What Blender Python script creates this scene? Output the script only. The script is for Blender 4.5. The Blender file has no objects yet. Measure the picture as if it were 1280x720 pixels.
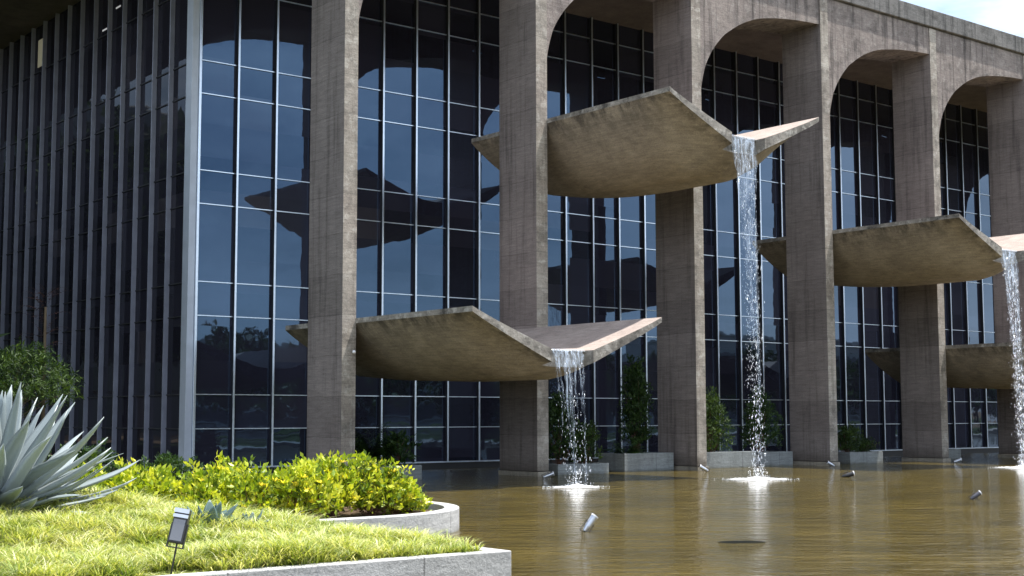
import bpy, math, random
import numpy as np
from mathutils import Vector, Matrix, Euler
random.seed(7); np.random.seed(7)
SC = bpy.context.scene; C = SC.collection
R = math.radians
# ---------------------------------------------------------------- camera
cd = bpy.data.cameras.new('camera'); cam = bpy.data.objects.new('camera', cd); C.objects.link(cam); SC.camera = cam
cd.sensor_width = 36; cd.lens = 1724.26 / 1280 * 36; cd.clip_start = 0.2; cd.clip_end = 4000
cr, cu, cf = Vector((0.78344, -0.62146, -0.00186)), Vector((-0.05666, -0.07441, 0.99562)), Vector((0.61888, 0.77990, 0.09351))
M = Matrix((cr, cu, -cf)).transposed().to_4x4(); M.translation = Vector((0, -35.2265, 1.7671)); cam.matrix_world = M
# ---------------------------------------------------------------- sky, sun, exposure
SUN = Vector((0.36, -0.125, 1.0)).normalized()
el = math.asin(SUN.z); az = math.atan2(SUN.x, SUN.y)
wd = bpy.data.worlds.new('World'); SC.world = wd; wd.use_nodes = True
nt = wd.node_tree; nt.nodes.clear()
sky = nt.nodes.new('ShaderNodeTexSky'); sky.sky_type = 'NISHITA'; sky.sun_disc = False
sky.sun_elevation = el; sky.sun_rotation = az; sky.air_density = 1.0; sky.dust_density = 1.6; sky.ozone_density = 1.0
tc = nt.nodes.new('ShaderNodeTexCoord'); mp = nt.nodes.new('ShaderNodeMapping'); mp.inputs['Scale'].default_value = (1, 1, 3.2)
cn = nt.nodes.new('ShaderNodeTexNoise'); cn.inputs['Scale'].default_value = 2.3; cn.inputs['Detail'].default_value = 7; cn.inputs['Roughness'].default_value = .6
rp = nt.nodes.new('ShaderNodeValToRGB'); rp.color_ramp.elements[0].position = .38; rp.color_ramp.elements[1].position = .64
mx = nt.nodes.new('ShaderNodeMix'); mx.data_type = 'RGBA'; mx.inputs['B'].default_value = (8.6, 9.5, 10.6, 1)
bg = nt.nodes.new('ShaderNodeBackground'); bg.inputs['Strength'].default_value = 0.11
wo = nt.nodes.new('ShaderNodeOutputWorld'); L = nt.links.new
L(tc.outputs['Generated'], mp.inputs[0]); L(mp.outputs[0], cn.inputs['Vector']); L(cn.outputs['Fac'], rp.inputs[0])
L(rp.outputs[0], mx.inputs['Factor']); L(sky.outputs[0], mx.inputs['A']); L(mx.outputs['Result'], bg.inputs[0]); L(bg.outputs[0], wo.inputs[0])
sd = bpy.data.lights.new('sun', 'SUN'); sd.energy = 5.0; sd.angle = R(.53); sd.color = (1, .96, .90)
so = bpy.data.objects.new('sun', sd); C.objects.link(so); so.rotation_euler = SUN.to_track_quat('Z', 'Y').to_euler(); so.location = (0, 0, 60)
SC.render.engine = 'CYCLES'
vs = SC.view_settings; vs.view_transform = 'Standard'; vs.look = 'None'; vs.exposure = 1.06; vs.gamma = 1; vs.use_curve_mapping = False

# ---------------------------------------------------------------- material helpers
def mat(name):
    m = bpy.data.materials.new(name); m.use_nodes = True; n = m.node_tree; n.nodes.clear()
    out = n.nodes.new('ShaderNodeOutputMaterial'); b = n.nodes.new('ShaderNodeBsdfPrincipled'); n.links.new(b.outputs[0], out.inputs[0])
    return m, n, b, out
def nd(n, t, **kw):
    x = n.nodes.new(t)
    for k, v in kw.items():
        if k in x.inputs: x.inputs[k].default_value = v
        else: setattr(x, k, v)
    return x
def pos(n, sc=(1, 1, 1), loc=(0, 0, 0)):
    g = nd(n, 'ShaderNodeNewGeometry'); m = nd(n, 'ShaderNodeMapping'); m.inputs['Scale'].default_value = sc; m.inputs['Location'].default_value = loc
    n.links.new(g.outputs['Position'], m.inputs[0]); return m.outputs[0]
def noise(n, vec, scale, detail=4, rough=.55):
    x = nd(n, 'ShaderNodeTexNoise', Scale=scale, Detail=detail, Roughness=rough); n.links.new(vec, x.inputs['Vector']); return x.outputs['Fac']
def ramp(n, fac, stops):
    r = nd(n, 'ShaderNodeValToRGB'); e = r.color_ramp.elements
    while len(e) < len(stops): e.new(.5)
    for i, (p, c) in enumerate(stops):
        e[i].position = p; e[i].color = (c, c, c, 1) if isinstance(c, (int, float)) else (*c, 1)
    n.links.new(fac, r.inputs[0]); return r.outputs[0]
def mix(n, a, b, fac, mode='MIX'):
    x = nd(n, 'ShaderNodeMix'); x.data_type = 'RGBA'; x.blend_type = mode
    for s, v in (('A', a), ('B', b), ('Factor', fac)):
        if hasattr(v, 'links') or isinstance(v, bpy.types.NodeSocket): n.links.new(v, x.inputs[s])
        elif s == 'Factor': x.inputs[s].default_value = v
        else: x.inputs[s].default_value = (*v, 1)
    return x.outputs['Result']
def math_(n, op, a, b=0.0):
    x = nd(n, 'ShaderNodeMath', operation=op)
    for i, v in enumerate((a, b)):
        if isinstance(v, bpy.types.NodeSocket): n.links.new(v, x.inputs[i])
        else: x.inputs[i].default_value = v
    return x.outputs[0]
def bump(n, b, h, strength, dist):
    x = nd(n, 'ShaderNodeBump', Strength=strength, Distance=dist); n.links.new(h, x.inputs['Height']); n.links.new(x.outputs[0], b.inputs['Normal'])

def concrete(name, base, dark, streak=.5, lifts=True, pale=None, blotch=.5, lift_h=1.22, mold=0, rim=False):
    m, n, b, o = mat(name)
    big = noise(n, pos(n, (1, 1, .8)), .55, 6, .62); mid = noise(n, pos(n, (1, 1, 1), (4, 2, 7)), 3.4, 6, .65)
    fine = noise(n, pos(n), 26, 4, .7); st = noise(n, pos(n, (2.6, 2.6, .16)), 1.5, 5, .65)
    grain = noise(n, pos(n, (1.2, 1.2, 14)), 1.5, 4, .6)
    c = mix(n, base, dark, ramp(n, big, [(.36, 0), (.70, blotch)]))
    if pale: c = mix(n, c, pale, ramp(n, mid, [(.52, 0), (.66, .75)]))
    c = mix(n, c, tuple(x * .35 for x in dark), ramp(n, st, [(.50, 0), (.72, streak)]))
    c = mix(n, c, tuple(x * .45 for x in dark), ramp(n, mid, [(.60, 0), (.74, .35)]))
    if mold: c = mix(n, c, (.035, .033, .03), ramp(n, noise(n, pos(n, (1, 1, 1.3), (7, 3, 1)), 1.25, 9, .74), [(.50, 0), (.64, mold)]))
    c = mix(n, c, ramp(n, fine, [(.25, .70), (.75, 1.22)]), 1.0, 'MULTIPLY')
    c = mix(n, c, ramp(n, grain, [(.3, .78), (.7, 1.14)]), 1.0, 'MULTIPLY')
    if name.startswith(('kerb', 'planter')):   # damp, mossy band above the waterline and joints every few metres
        g = nd(n, 'ShaderNodeNewGeometry'); s = nd(n, 'ShaderNodeSeparateXYZ'); n.links.new(g.outputs['Position'], s.inputs[0])
        c = mix(n, c, (.06, .058, .035), ramp(n, math_(n, 'ADD', math_(n, 'ADD', s.outputs['Z'], .25), math_(n, 'MULTIPLY', mid, .22)), [(.14, .85), (.30, 0)]))
        jt = math_(n, 'FRACT', math_(n, 'DIVIDE', math_(n, 'ADD', s.outputs['X'], .7), 2.4)); c = mix(n, c, ramp(n, jt, [(0, .35), (.006, .4), (.009, 1), (1, 1)]), 1.0, 'MULTIPLY')
    if rim:   # mould and runoff creeping in from the rims of the scoops
        at = nd(n, 'ShaderNodeAttribute', attribute_name='rim'); rn = noise(n, pos(n, (1, 1, .35), (3, 8, 1)), 2.6, 7, .7)
        c = mix(n, c, (.045, .04, .036), math_(n, 'MULTIPLY', at.outputs['Fac'], ramp(n, rn, [(.40, 0), (.60, .85)])))
    if lifts:
        g = nd(n, 'ShaderNodeNewGeometry'); s = nd(n, 'ShaderNodeSeparateXYZ'); n.links.new(g.outputs['Position'], s.inputs[0])
        wob = math_(n, 'MULTIPLY', noise(n, pos(n), 1.2, 2), .10)
        z = math_(n, 'DIVIDE', math_(n, 'ADD', s.outputs['Z'], wob), lift_h); fr = math_(n, 'FRACT', z)
        ln = ramp(n, fr, [(0, .6), (.025, 1.0), (1, 1.0)])
        fl = math_(n, 'FLOOR', z); wn = nd(n, 'ShaderNodeTexWhiteNoise', noise_dimensions='1D'); n.links.new(fl, wn.inputs['W'])
        wl = ramp(n, math_(n, 'ADD', s.outputs['Z'], math_(n, 'MULTIPLY', mid, .5)), [(.15, .75), (.75, 0)]); c = mix(n, c, (.07, .058, .045), wl)
        c = mix(n, c, ln, 1.0, 'MULTIPLY'); c = mix(n, c, ramp(n, wn.outputs['Value'], [(0, .84), (1, 1.10)]), 1.0, 'MULTIPLY')
    n.links.new(c, b.inputs['Base Color']); b.inputs['Roughness'].default_value = .88; b.inputs['Specular IOR Level'].default_value = .25
    h = math_(n, 'ADD', math_(n, 'MULTIPLY', fine, .5), mid); bump(n, b, h, .55, .035)
    return m
M_CONC = concrete('column_concrete', (.246, .213, .200), (.14, .116, .112), .6, True)
M_WALL = concrete('arch_wall_concrete', (.31, .262, .235), (.13, .11, .105), .95, False, (.38, .34, .31), .7, mold=.45)
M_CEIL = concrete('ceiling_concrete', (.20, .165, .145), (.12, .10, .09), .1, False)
M_COPE = concrete('coping_concrete', (.21, .20, .19), (.08, .08, .08), .9, False, mold=.5)
M_SCOOP = concrete('scoop_concrete', (.37, .318, .25), (.19, .16, .13), .10, False, (.38, .325, .25), .7, mold=.2, rim=True)
M_STRIP = concrete('column_edge_concrete', (.40, .36, .31), (.20, .165, .14), .5, True, (.56, .52, .46), .8, mold=.45)
M_SCOOPIN = concrete('scoop_inner_concrete', (.36, .30, .265), (.22, .175, .155), .15, False)
M_EDGE = concrete('scoop_edge_concrete', (.36, .33, .29), (.10, .09, .08), .35, False, (.58, .55, .50), .8, mold=.8)
M_KERB = concrete('kerb_concrete', (.40, .40, .395), (.30, .30, .29), .12, False, (.44, .44, .43), .5)
M_PLINTH = concrete('plinth_concrete', (.36, .32, .26), (.10, .09, .08), .5, False)
M_PLANTER = concrete('planter_concrete', (.25, .27, .27), (.13, .13, .13), .3, False)

def simple(name, col, rough=.5, metal=0, spec=.5, var=.15, sc=9):
    m, n, b, o = mat(name)
    f = noise(n, pos(n), sc, 4); c = mix(n, tuple(x * (1 - var) for x in col), tuple(min(1, x * (1 + var)) for x in col), f)
    n.links.new(c, b.inputs['Base Color']); b.inputs['Roughness'].default_value = rough; b.inputs['Metallic'].default_value = metal
    b.inputs['Specular IOR Level'].default_value = spec; return m
M_ALU = simple('aluminium', (.72, .79, .90), .30, .82, .6)
M_ALU2 = simple('weathered_aluminium', (.30, .31, .385), .5, .2, .5, .3, 2)
M_ALU3 = simple('corner_cladding', (.46, .50, .57), .45, .2, .5, .2, 2)
M_DARKFRAME = simple('dark_frame', (.02, .02, .025), .6)  # on mullion bodies this dark colour stands in for shade and reflection
M_SOIL = simple('soil', (.07, .048, .03), .95, 0, .1, .5, 5)
M_BLACK = simple('black_enamel', (.02, .02, .022), .4)
M_STEEL = simple('brushed_steel', (.55, .57, .62), .28, .8)
M_WHITE = simple('white_enamel', (.78, .78, .80), .3)
M_PATH = simple('paving', (.30, .28, .25), .9, 0, .2, .25, 3)
M_LAWN = simple('lawn', (.04, .058, .018), .95, 0, .1, .5, .8)
M_GROUND = simple('ground_earth', (.14, .10, .06), .95, 0, .1, .4, .3)
M_ASPH = simple('asphalt', (.055, .055, .055), .9, 0, .2, .2, 3)

def glass_mat(name, tint, spec_ior=1.75, warp=.008, st=(.35, .62, 1, 1)):
    m, n, b, o = mat(name)
    # each pane is set at a very slightly different angle: bend the normal by pane
    mp_ = nd(n, 'ShaderNodeNewGeometry'); s = nd(n, 'ShaderNodeSeparateXYZ'); n.links.new(mp_.outputs['Position'], s.inputs[0])
    px = math_(n, 'FLOOR', math_(n, 'DIVIDE', math_(n, 'SUBTRACT', math_(n, 'ADD', s.outputs['X'], s.outputs['Y']), 28.19), 1.5))
    pz = math_(n, 'FLOOR', math_(n, 'DIVIDE', math_(n, 'SUBTRACT', s.outputs['Z'], .25), 1.16))
    cb = nd(n, 'ShaderNodeCombineXYZ'); n.links.new(px, cb.inputs[0]); n.links.new(pz, cb.inputs[1])
    wn = nd(n, 'ShaderNodeTexWhiteNoise', noise_dimensions='3D'); n.links.new(cb.outputs[0], wn.inputs['Vector'])
    sub = nd(n, 'ShaderNodeVectorMath', operation='SUBTRACT'); n.links.new(wn.outputs['Color'], sub.inputs[0]); sub.inputs[1].default_value = (.5, .5, .5)
    sc_ = nd(n, 'ShaderNodeVectorMath', operation='SCALE'); n.links.new(sub.outputs[0], sc_.inputs[0]); sc_.inputs['Scale'].default_value = warp
    ad = nd(n, 'ShaderNodeVectorMath', operation='ADD'); n.links.new(mp_.outputs['Normal'], ad.inputs[0]); n.links.new(sc_.outputs[0], ad.inputs[1])
    nm = nd(n, 'ShaderNodeVectorMath', operation='NORMALIZE'); n.links.new(ad.outputs[0], nm.inputs[0])
    wv = noise(n, pos(n), .9, 2); bp = nd(n, 'ShaderNodeBump', Strength=.12, Distance=.02); n.links.new(wv, bp.inputs['Height']); n.links.new(nm.outputs[0], bp.inputs['Normal'])
    n.links.new(bp.outputs[0], b.inputs['Normal'])
    c = mix(n, tuple(x * .6 for x in tint), tuple(x * 1.3 for x in tint), wn.outputs['Value']); c = mix(n, c, (.040, .036, .045), ramp(n, wn.outputs['Value'], [(0, 0), (.955, 0), (.96, 1), (1, 1)])); n.links.new(c, b.inputs['Base Color'])
    b.inputs['Roughness'].default_value = .015; b.inputs['IOR'].default_value = spec_ior; b.inputs['Specular Tint'].default_value = st
    return m
M_GLASS = glass_mat('dark_glass', (.025, .024, .037), 1.9)
M_GLASS2 = glass_mat('side_glass', (.022, .021, .030), 1.2)

def leaf_mat(name, cols, trans=.35, rough=.5, spec=.3, nscale=5, attr=True):
    m, n, b, o = mat(name)
    a = nd(n, 'ShaderNodeAttribute', attribute_name='v'); f = a.outputs['Fac']
    st = [(i / (len(cols) - 1), c) for i, c in enumerate(cols)]
    c = ramp(n, f, st)
    n.links.new(c, b.inputs['Base Color']); b.inputs['Roughness'].default_value = rough; b.inputs['Specular IOR Level'].default_value = spec
    t = nd(n, 'ShaderNodeBsdfTranslucent'); cc = mix(n, c, (1.0, .95, .35), 1.0, 'MULTIPLY'); n.links.new(cc, t.inputs[0])
    ms = nd(n, 'ShaderNodeMixShader', Fac=trans); n.links.new(b.outputs[0], ms.inputs[1]); n.links.new(t.outputs[0], ms.inputs[2]); n.links.new(ms.outputs[0], o.inputs[0])
    return m
M_GRASS = leaf_mat('grass_blades', [(.08, .13, .02), (.27, .35, .065), (.46, .50, .165), (.74, .72, .47)], .42, .5)
M_SHRUB = leaf_mat('shrub_leaves', [(.04, .07, .012), (.19, .29, .02), (.47, .54, .035), (.72, .72, .10)], .4, .4, .4)
M_FLOWER = leaf_mat('yellow_petals', [(.75, .55, .02), (.85, .68, .03)], .3)
M_PINK = leaf_mat('mauve_petals', [(.35, .18, .28), (.5, .3, .4)], .3)
M_DARKLEAF = leaf_mat('dark_leaves', [(.012, .03, .01), (.03, .065, .016), (.06, .11, .025)], .3, .45)
M_FERN = leaf_mat('feathery_leaves', [(.014, .032, .01), (.036, .072, .015), (.075, .125, .025)], .35, .55)
M_REDLEAF = leaf_mat('red_leaves', [(.04, .02, .02), (.09, .04, .03)], .2, .5)
M_AGAVE_SHADED = leaf_mat('shaded_agave_leaves', [(.05, .09, .08), (.08, .13, .12)], .04, .45, .4)  # darker agave colours, with the shade put into the leaves
M_AGAVE = leaf_mat('agave_leaves', [(.14, .175, .18), (.22, .26, .265), (.33, .375, .385)], .04, .38, .5)
M_BARK = simple('bark', (.12, .09, .06), .9, 0, .1, .4, 12)
M_TWIG = simple('twigs', (.13, .07, .05), .9, 0, .1, .4, 12)

def water_mat():
    m, n, b, o = mat('pool_water')
    a = noise(n, pos(n, (1, 1, 1)), 2.6, 3, .55); d = noise(n, pos(n, (1.3, 1, 1), (3, 9, 0)), 10, 3, .6); e = noise(n, pos(n), .45, 3)
    g0 = nd(n, 'ShaderNodeNewGeometry'); cc_ = nd(n, 'ShaderNodeCombineXYZ')
    for i_, (vec, k_) in enumerate((((.78, -.62, 0), .26), ((.62, .78, 0), 1.0))):   # wavelets stretched along the camera's right axis, crests longer than they are apart
        dt = nd(n, 'ShaderNodeVectorMath', operation='DOT_PRODUCT'); n.links.new(g0.outputs['Position'], dt.inputs[0]); dt.inputs[1].default_value = vec
        n.links.new(math_(n, 'MULTIPLY', dt.outputs['Value'], k_), cc_.inputs[i_])
    w1 = noise(n, cc_.outputs[0], 2.2, 3, .6)
    h = math_(n, 'ADD', math_(n, 'ADD', math_(n, 'MULTIPLY', a, .6), math_(n, 'MULTIPLY', w1, 1.0)), math_(n, 'MULTIPLY', d, .25))
    c = mix(n, (.058, .044, .011), (.092, .068, .016), ramp(n, e, [(.35, 0), (.65, 1)]))
    n.links.new(c, b.inputs['Base Color']); b.inputs['Roughness'].default_value = .045; b.inputs['IOR'].default_value = 1.33
    b.inputs['Specular IOR Level'].default_value = .5
    g = nd(n, 'ShaderNodeNewGeometry')
    for (cx_, cy_) in ((25.48, -6.0), (32.98, -6.0), (47.98, -6.0)):
        v_ = nd(n, 'ShaderNodeVectorMath', operation='DISTANCE'); n.links.new(g.outputs['Position'], v_.inputs[0]); v_.inputs[1].default_value = (cx_, cy_, -.16)
        d_ = v_.outputs['Value']; w_ = math_(n, 'MULTIPLY', math_(n, 'SINE', math_(n, 'MULTIPLY', d_, 11.0)), math_(n, 'POWER', 2.718, math_(n, 'MULTIPLY', d_, -.42)))
        h = math_(n, 'ADD', h, math_(n, 'MULTIPLY', w_, .55))
    bump(n, b, h, .7, .10); return m
M_WATER = water_mat()
def fall_mat(name, white, trans):
    m, n, b, o = mat(name)
    b.inputs['Base Color'].default_value = (*white, 1); b.inputs['Roughness'].default_value = .12; b.inputs['IOR'].default_value = 1.33
    b.inputs['Specular IOR Level'].default_value = 1.0
    t = nd(n, 'ShaderNodeBsdfTransparent'); ms = nd(n, 'ShaderNodeMixShader')
    if trans is None:
        f = noise(n, pos(n, (1, 1, .10)), 16, 4, .7); fac = ramp(n, f, [(.46, .97), (.70, .50)]); n.links.new(fac, ms.inputs[0])
    else: ms.inputs[0].default_value = trans
    n.links.new(b.outputs[0], ms.inputs[1]); n.links.new(t.outputs[0], ms.inputs[2]); n.links.new(ms.outputs[0], o.inputs[0]); return m
M_SHEET = fall_mat('falling_sheet', (.62, .72, .86), None)
M_DROP = fall_mat('water_drops', (.84, .90, 1.0), .38)
M_FOAM = fall_mat('foam', (.92, .94, .97), .05)

# ---------------------------------------------------------------- object helpers
def mesh(name, v, f, m=None, smooth=False, attr=None):
    me = bpy.data.meshes.new(name)
    if isinstance(v, np.ndarray) and isinstance(f, np.ndarray):
        k = f.shape[1]; me.vertices.add(len(v)); me.vertices.foreach_set('co', v.astype(np.float32).ravel())
        me.loops.add(f.size); me.loops.foreach_set('vertex_index', f.astype(np.int32).ravel())
        me.polygons.add(len(f)); me.polygons.foreach_set('loop_start', np.arange(0, f.size, k, dtype=np.int32))
        me.polygons.foreach_set('loop_total', np.full(len(f), k, dtype=np.int32)); me.update(calc_edges=True); me.validate()
    else:
        me.from_pydata([tuple(x) for x in v], [], f); me.update()
    if m: me.materials.append(m)
    if smooth: me.polygons.foreach_set('use_smooth', [True] * len(me.polygons))
    if attr is not None:
        a = me.attributes.new('v', 'FLOAT', 'POINT'); a.data.foreach_set('value', np.asarray(attr, dtype=np.float32))
    return me
def link(name, me, parent=None, loc=(0, 0, 0), rot=(0, 0, 0)):
    o = bpy.data.objects.new(name, me); C.objects.link(o); o.location = loc; o.rotation_euler = rot
    if parent: o.parent = parent
    return o
def thing(name, loc, label, cat, group=None, rot=(0, 0, 0)):
    o = bpy.data.objects.new(name, None); C.objects.link(o); o.location = loc; o.rotation_euler = rot; o.empty_display_size = .3
    tag(o, label, cat, group); return o
def tag(o, label, cat, group=None, kind=None):
    if label: o['label'] = label
    if cat: o['category'] = cat
    if group: o['group'] = group
    if kind: o['kind'] = kind
    return o
def struct(name, me, label=None, cat=None):
    o = link(name, me); o['kind'] = 'structure'
    if label: o['label'] = label
    if cat: o['category'] = cat
    return o
class MB:
    def __init__(s): s.v = []; s.f = []
    def box(s, x0, x1, y0, y1, z0, z1):
        b = len(s.v); s.v += [(x, y, z) for z in (z0, z1) for y in (y0, y1) for x in (x0, x1)]
        s.f += [tuple(b + i for i in q) for q in ((0, 2, 3, 1), (4, 5, 7, 6), (0, 1, 5, 4), (2, 6, 7, 3), (0, 4, 6, 2), (1, 3, 7, 5))]; return s
    def tube(s, p0, p1, r0, r1=None, n=10, cap=True):
        r1 = r0 if r1 is None else r1; p0 = Vector(p0); p1 = Vector(p1); d = (p1 - p0).normalized()
        a = d.orthogonal().normalized(); c = d.cross(a); b = len(s.v)
        for p, r in ((p0, r0), (p1, r1)):
            for i in range(n):
                t = 2 * math.pi * i / n; s.v.append(tuple(p + (a * math.cos(t) + c * math.sin(t)) * r))
        for i in range(n): j = (i + 1) % n; s.f.append((b + i, b + j, b + n + j, b + n + i))
        if cap: s.f.append(tuple(b + i for i in reversed(range(n)))); s.f.append(tuple(b + n + i for i in range(n)))
        return s
    def prism(s, poly, z0, z1):
        b = len(s.v); n = len(poly); s.v += [(x, y, z0) for x, y in poly] + [(x, y, z1) for x, y in poly]
        s.f.append(tuple(b + i for i in reversed(range(n)))); s.f.append(tuple(b + n + i for i in range(n)))
        for i in range(n): j = (i + 1) % n; s.f.append((b + i, b + j, b + n + j, b + n + i))
        return s
    def me(s, name, m, off=(0, 0, 0), smooth=False):
        v = [(x - off[0], y - off[1], z - off[2]) for x, y, z in s.v]; return mesh(name, v, s.f, m, smooth)
def bevel(o, w=.015, seg=2):
    b = o.modifiers.new('bevel', 'BEVEL'); b.width = w; b.segments = seg; b.limit_method = 'ANGLE'; b.angle_limit = R(40); return o

# ================================================================ SETTING
X0, S, W, D, YG, XG, PM = 21.9716, 7.5, .4743, 2.0171, 7.8, 20.39, 1.5
WZ = -.16; ZC = 17.72; ZI = 18.74; ZT = 18.86
struct('ground', MB().prism([(-1500, -1500), (1500, -1500), (1500, 1500), (-1500, 1500)], -1.2, -.6).me('ground', M_GROUND), 'bare earth stretching to the horizon', 'ground')
# pool: one rippled sheet of murky water
nx, ny = 2, 2
struct('water', mesh('water', [(3, -31, WZ), (150, -31, WZ), (150, 7.8, WZ), (3, 7.8, WZ)], [(0, 1, 2, 3)], M_WATER), 'murky golden brown pool in front of the arcade', 'pool water')
struct('pool_floor', MB().box(2.5, 150.5, -31.5, 8.5, -.55, -.45).me('pool_floor', M_SOIL))
# walk on the camera's side, lawn beyond, road
struct('path', MB().box(-60, 160, -38, -31, -.6, .10).me('path', M_PATH), 'paved walk along the pool', 'path')
struct('lawn', MB().box(-200, 300, -75, -38, -.6, .04).me('lawn', M_LAWN), 'wide lawn across from the building', 'lawn')
struct('road', MB().box(-300, 400, -90, -75, -.6, -.06).me('road', M_ASPH), 'asphalt road beyond the lawn', 'road')
struct('far_lawn', MB().box(-300, 400, -160, -90, -.6, .05).me('far_lawn', M_LAWN))
struct('left_lawn', MB().box(-60, 13.5, -11.5, -.003, -.6, .12).box(-60, 18.2, 0, 60, -.6, .12).me('left_lawn', M_LAWN), 'shaded planted ground beside the side facade', 'lawn')
struct('side_lawn', MB().box(-60, 3, -31, -11.5, -.6, .11).me('side_lawn', M_LAWN))
struct('terrace_floor', MB().box(18.2, 20.3, 7.85, 60, -.6, .05).me('terrace_floor', M_PATH))

# ================================================================ BUILDING
BL = (X0, 0, 0)
bld = thing('arcade_building', BL, 'long concrete palace with tall half arches, dark glass walls and spouting concrete scoops', 'building')
def bpart(name, mb, m, label=None, parent=None, smooth=False, bev=0):
    o = link(name, mb.me(name, m, BL, smooth), parent or bld)
    if label: o['label'] = label
    if bev: bevel(o, bev)
    return o
NC = 12
XR = X0 + NC * S
# columns: slim fronts, deep sides, each with a plinth in the water
for i in range(NC + 1):
    x = X0 + i * S
    mb = MB().box(x - W, x, 0, D, 0.0, ZC + .3)
    c = bpart('column', mb, M_CONC, bev=.02)
    bpart('edge_strip', MB().box(x - W - .002, x + .002, -.014, -.001, .02, ZT - .002), M_STRIP, parent=c)
    pl = bpart('plinth', MB().box(x - W - .02, x + .07, -.05, D + .04, -.5, -.015), M_PLINTH, parent=c)
# half arches: curve springs from a column's right edge and rises to the next column
AR = [(0, 13.2), (.015, 13.6), (.05, 14.0), (.17, 14.52), (.38, 15.08), (.8, 15.70), (1.3, 16.22), (1.65, 16.47), (2.1, 16.75), (2.6, 17.0), (3.4, 17.28), (4.6, 17.50), (5.8, 17.63), (S - W, 17.70)]
def smooth_curve(pts, k=5):
    out = []
    for i in range(len(pts) - 1):
        p0 = pts[max(0, i - 1)]; p1 = pts[i]; p2 = pts[i + 1]; p3 = pts[min(len(pts) - 1, i + 2)]
        for j in range(k):
            t = j / k
            out.append(tuple(.5 * (2 * p1[a] + (p2[a] - p0[a]) * t + (2 * p0[a] - 5 * p1[a] + 4 * p2[a] - p3[a]) * t * t + (3 * p1[a] - p0[a] - 3 * p2[a] + p3[a]) * t ** 3) for a in (0, 1)))
    out.append(pts[-1]); return out
ac = smooth_curve(AR)
ZT = 18.86
for i in range(NC):
    x = X0 + i * S
    v = []; f = []
    for y in (.03, D):
        for a, z in ac: v.append((x + a, y, z)); v.append((x + a, y, ZT))
    n = len(ac)
    for j in range(n - 1):
        a = 2 * j; f.append((a, a + 2, a + 3, a + 1)); b = 2 * n + 2 * j; f.append((b, b + 1, b + 3, b + 2)); f.append((a, b, b + 2, a + 2))
    mb = MB(); mb.v = v; mb.f = f
    o = bpart('half_arch', mb, M_WALL)
    for p in o.data.polygons: p.use_smooth = abs(p.normal.y) < .5
    o.data.set_sharp_from_angle(angle=R(50))
    # pilaster strip of the column runs on up to the coping
    bpart('pilaster', MB().box(x - W + .004, x - .004, .0, .5, ZC + .301, ZT), M_CONC)
# left end of the wall beyond the first column, coping, soffit slab
bpart('end_wall', MB().box(13.2, X0 - W - .003, .03, D, ZC + .02, ZT), M_WALL)
bpart('coping', MB().box(13.1, XR + 1, -.10, .75, ZT + .06, 19.70).box(13.15, XR + 1, .06, .6, ZT, ZT + .07), M_COPE, bev=.03)
bpart('roof', MB().box(13.15, XR + 1, .76, 58, ZT, 19.45), M_COPE)
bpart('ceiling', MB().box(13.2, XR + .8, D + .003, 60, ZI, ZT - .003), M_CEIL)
# glass boxes
glz = bpart('curtain_wall', MB().box(XG, XR, YG, YG + .05, .1, ZI), M_GLASS, 'dark blue tinted glass front behind the columns')
sg = bpart('curtain_wall', MB().box(XG, XG + .05, YG + .06, 58, .05, ZI), M_GLASS2, 'dark glass side wall with upright metal fins')
bpart('base_wall', MB().box(XG + .02, XR, YG + .02, YG + .25, -.6, .095), M_BLACK)
bpart('sill', MB().box(XG, XR, YG - .07, YG + .019, .07, .12), M_ALU, parent=glz)
nm = int((XR - XG) / PM)
for k in range(1, min(nm, 46)):
    x = XG + k * PM
    mu = bpart('mullion', MB().box(x - .034, x + .034, YG - .17, YG - .151, .125, ZI), M_ALU, parent=glz)
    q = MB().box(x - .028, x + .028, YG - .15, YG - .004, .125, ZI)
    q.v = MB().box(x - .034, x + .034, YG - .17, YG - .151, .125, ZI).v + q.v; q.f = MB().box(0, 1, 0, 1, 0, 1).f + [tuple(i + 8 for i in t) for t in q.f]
    mu.data = q.me('mullion', M_ALU, BL); mu.data.materials.append(M_DARKFRAME)
    for p in mu.data.polygons[6:]: p.material_index = 1  # shade on the mullion sides is put into the body colour
rows = []; z = 1.41
for k in range(6):
    rows.append(z); rows.append(z + 1.155); z += 3.82
rows = [r for r in rows if r < ZI - .3]
for z in rows:
    bpart('transom', MB().box(XG + .1, XG + PM * 46, YG - .055, YG - .006, z - .015, z + .015), M_ALU, parent=glz)
bpart('corner_post', MB().box(XG - .27, XG - .02, YG - .16, YG + .3, -.1, ZI), M_ALU3, bev=.01)
bpart('corner_post', MB().box(XG - .015, XG + .075, YG - .22, YG + .04, -.1, ZI), M_ALU, bev=.008)
for k in range(0, 26):
    y = 9.70 + 1.425 * k
    bpart('fin', MB().box(XG - .17, XG - .003, y - .03, y + .03, .05, ZI), M_ALU2, parent=sg)
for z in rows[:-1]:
    bpart('transom', MB().box(XG - .04, XG - .004, YG + .4, 42, z - .02, z + .02), M_DARKFRAME, parent=sg)
# a lit window and two ceiling lamps glimpsed in the side wall
def emis(name, col, s):
    m, n, b, o = mat(name); b.inputs['Base Color'].default_value = (*col, 1); b.inputs['Emission Color'].default_value = (*col, 1); b.inputs['Emission Strength'].default_value = s; return m
M_LIT = emis('lit_room', (.4, .37, .26), .12); M_LAMP = emis('office_lamp', (.5, .5, .5), .3)
bpart('lit_pane', MB().box(XG - .03, XG - .006, 22.75, 23.5, 16.9, 18.1), M_LIT, parent=sg)
for (y, z) in ((14.8, 17.5), (16.1, 16.9), (9.2, 18.5)):
    bpart('lamp_glow', MB().box(XG - .02, XG - .006, y - .22, y + .22, z, z + .06), M_LAMP, parent=sg)

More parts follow.
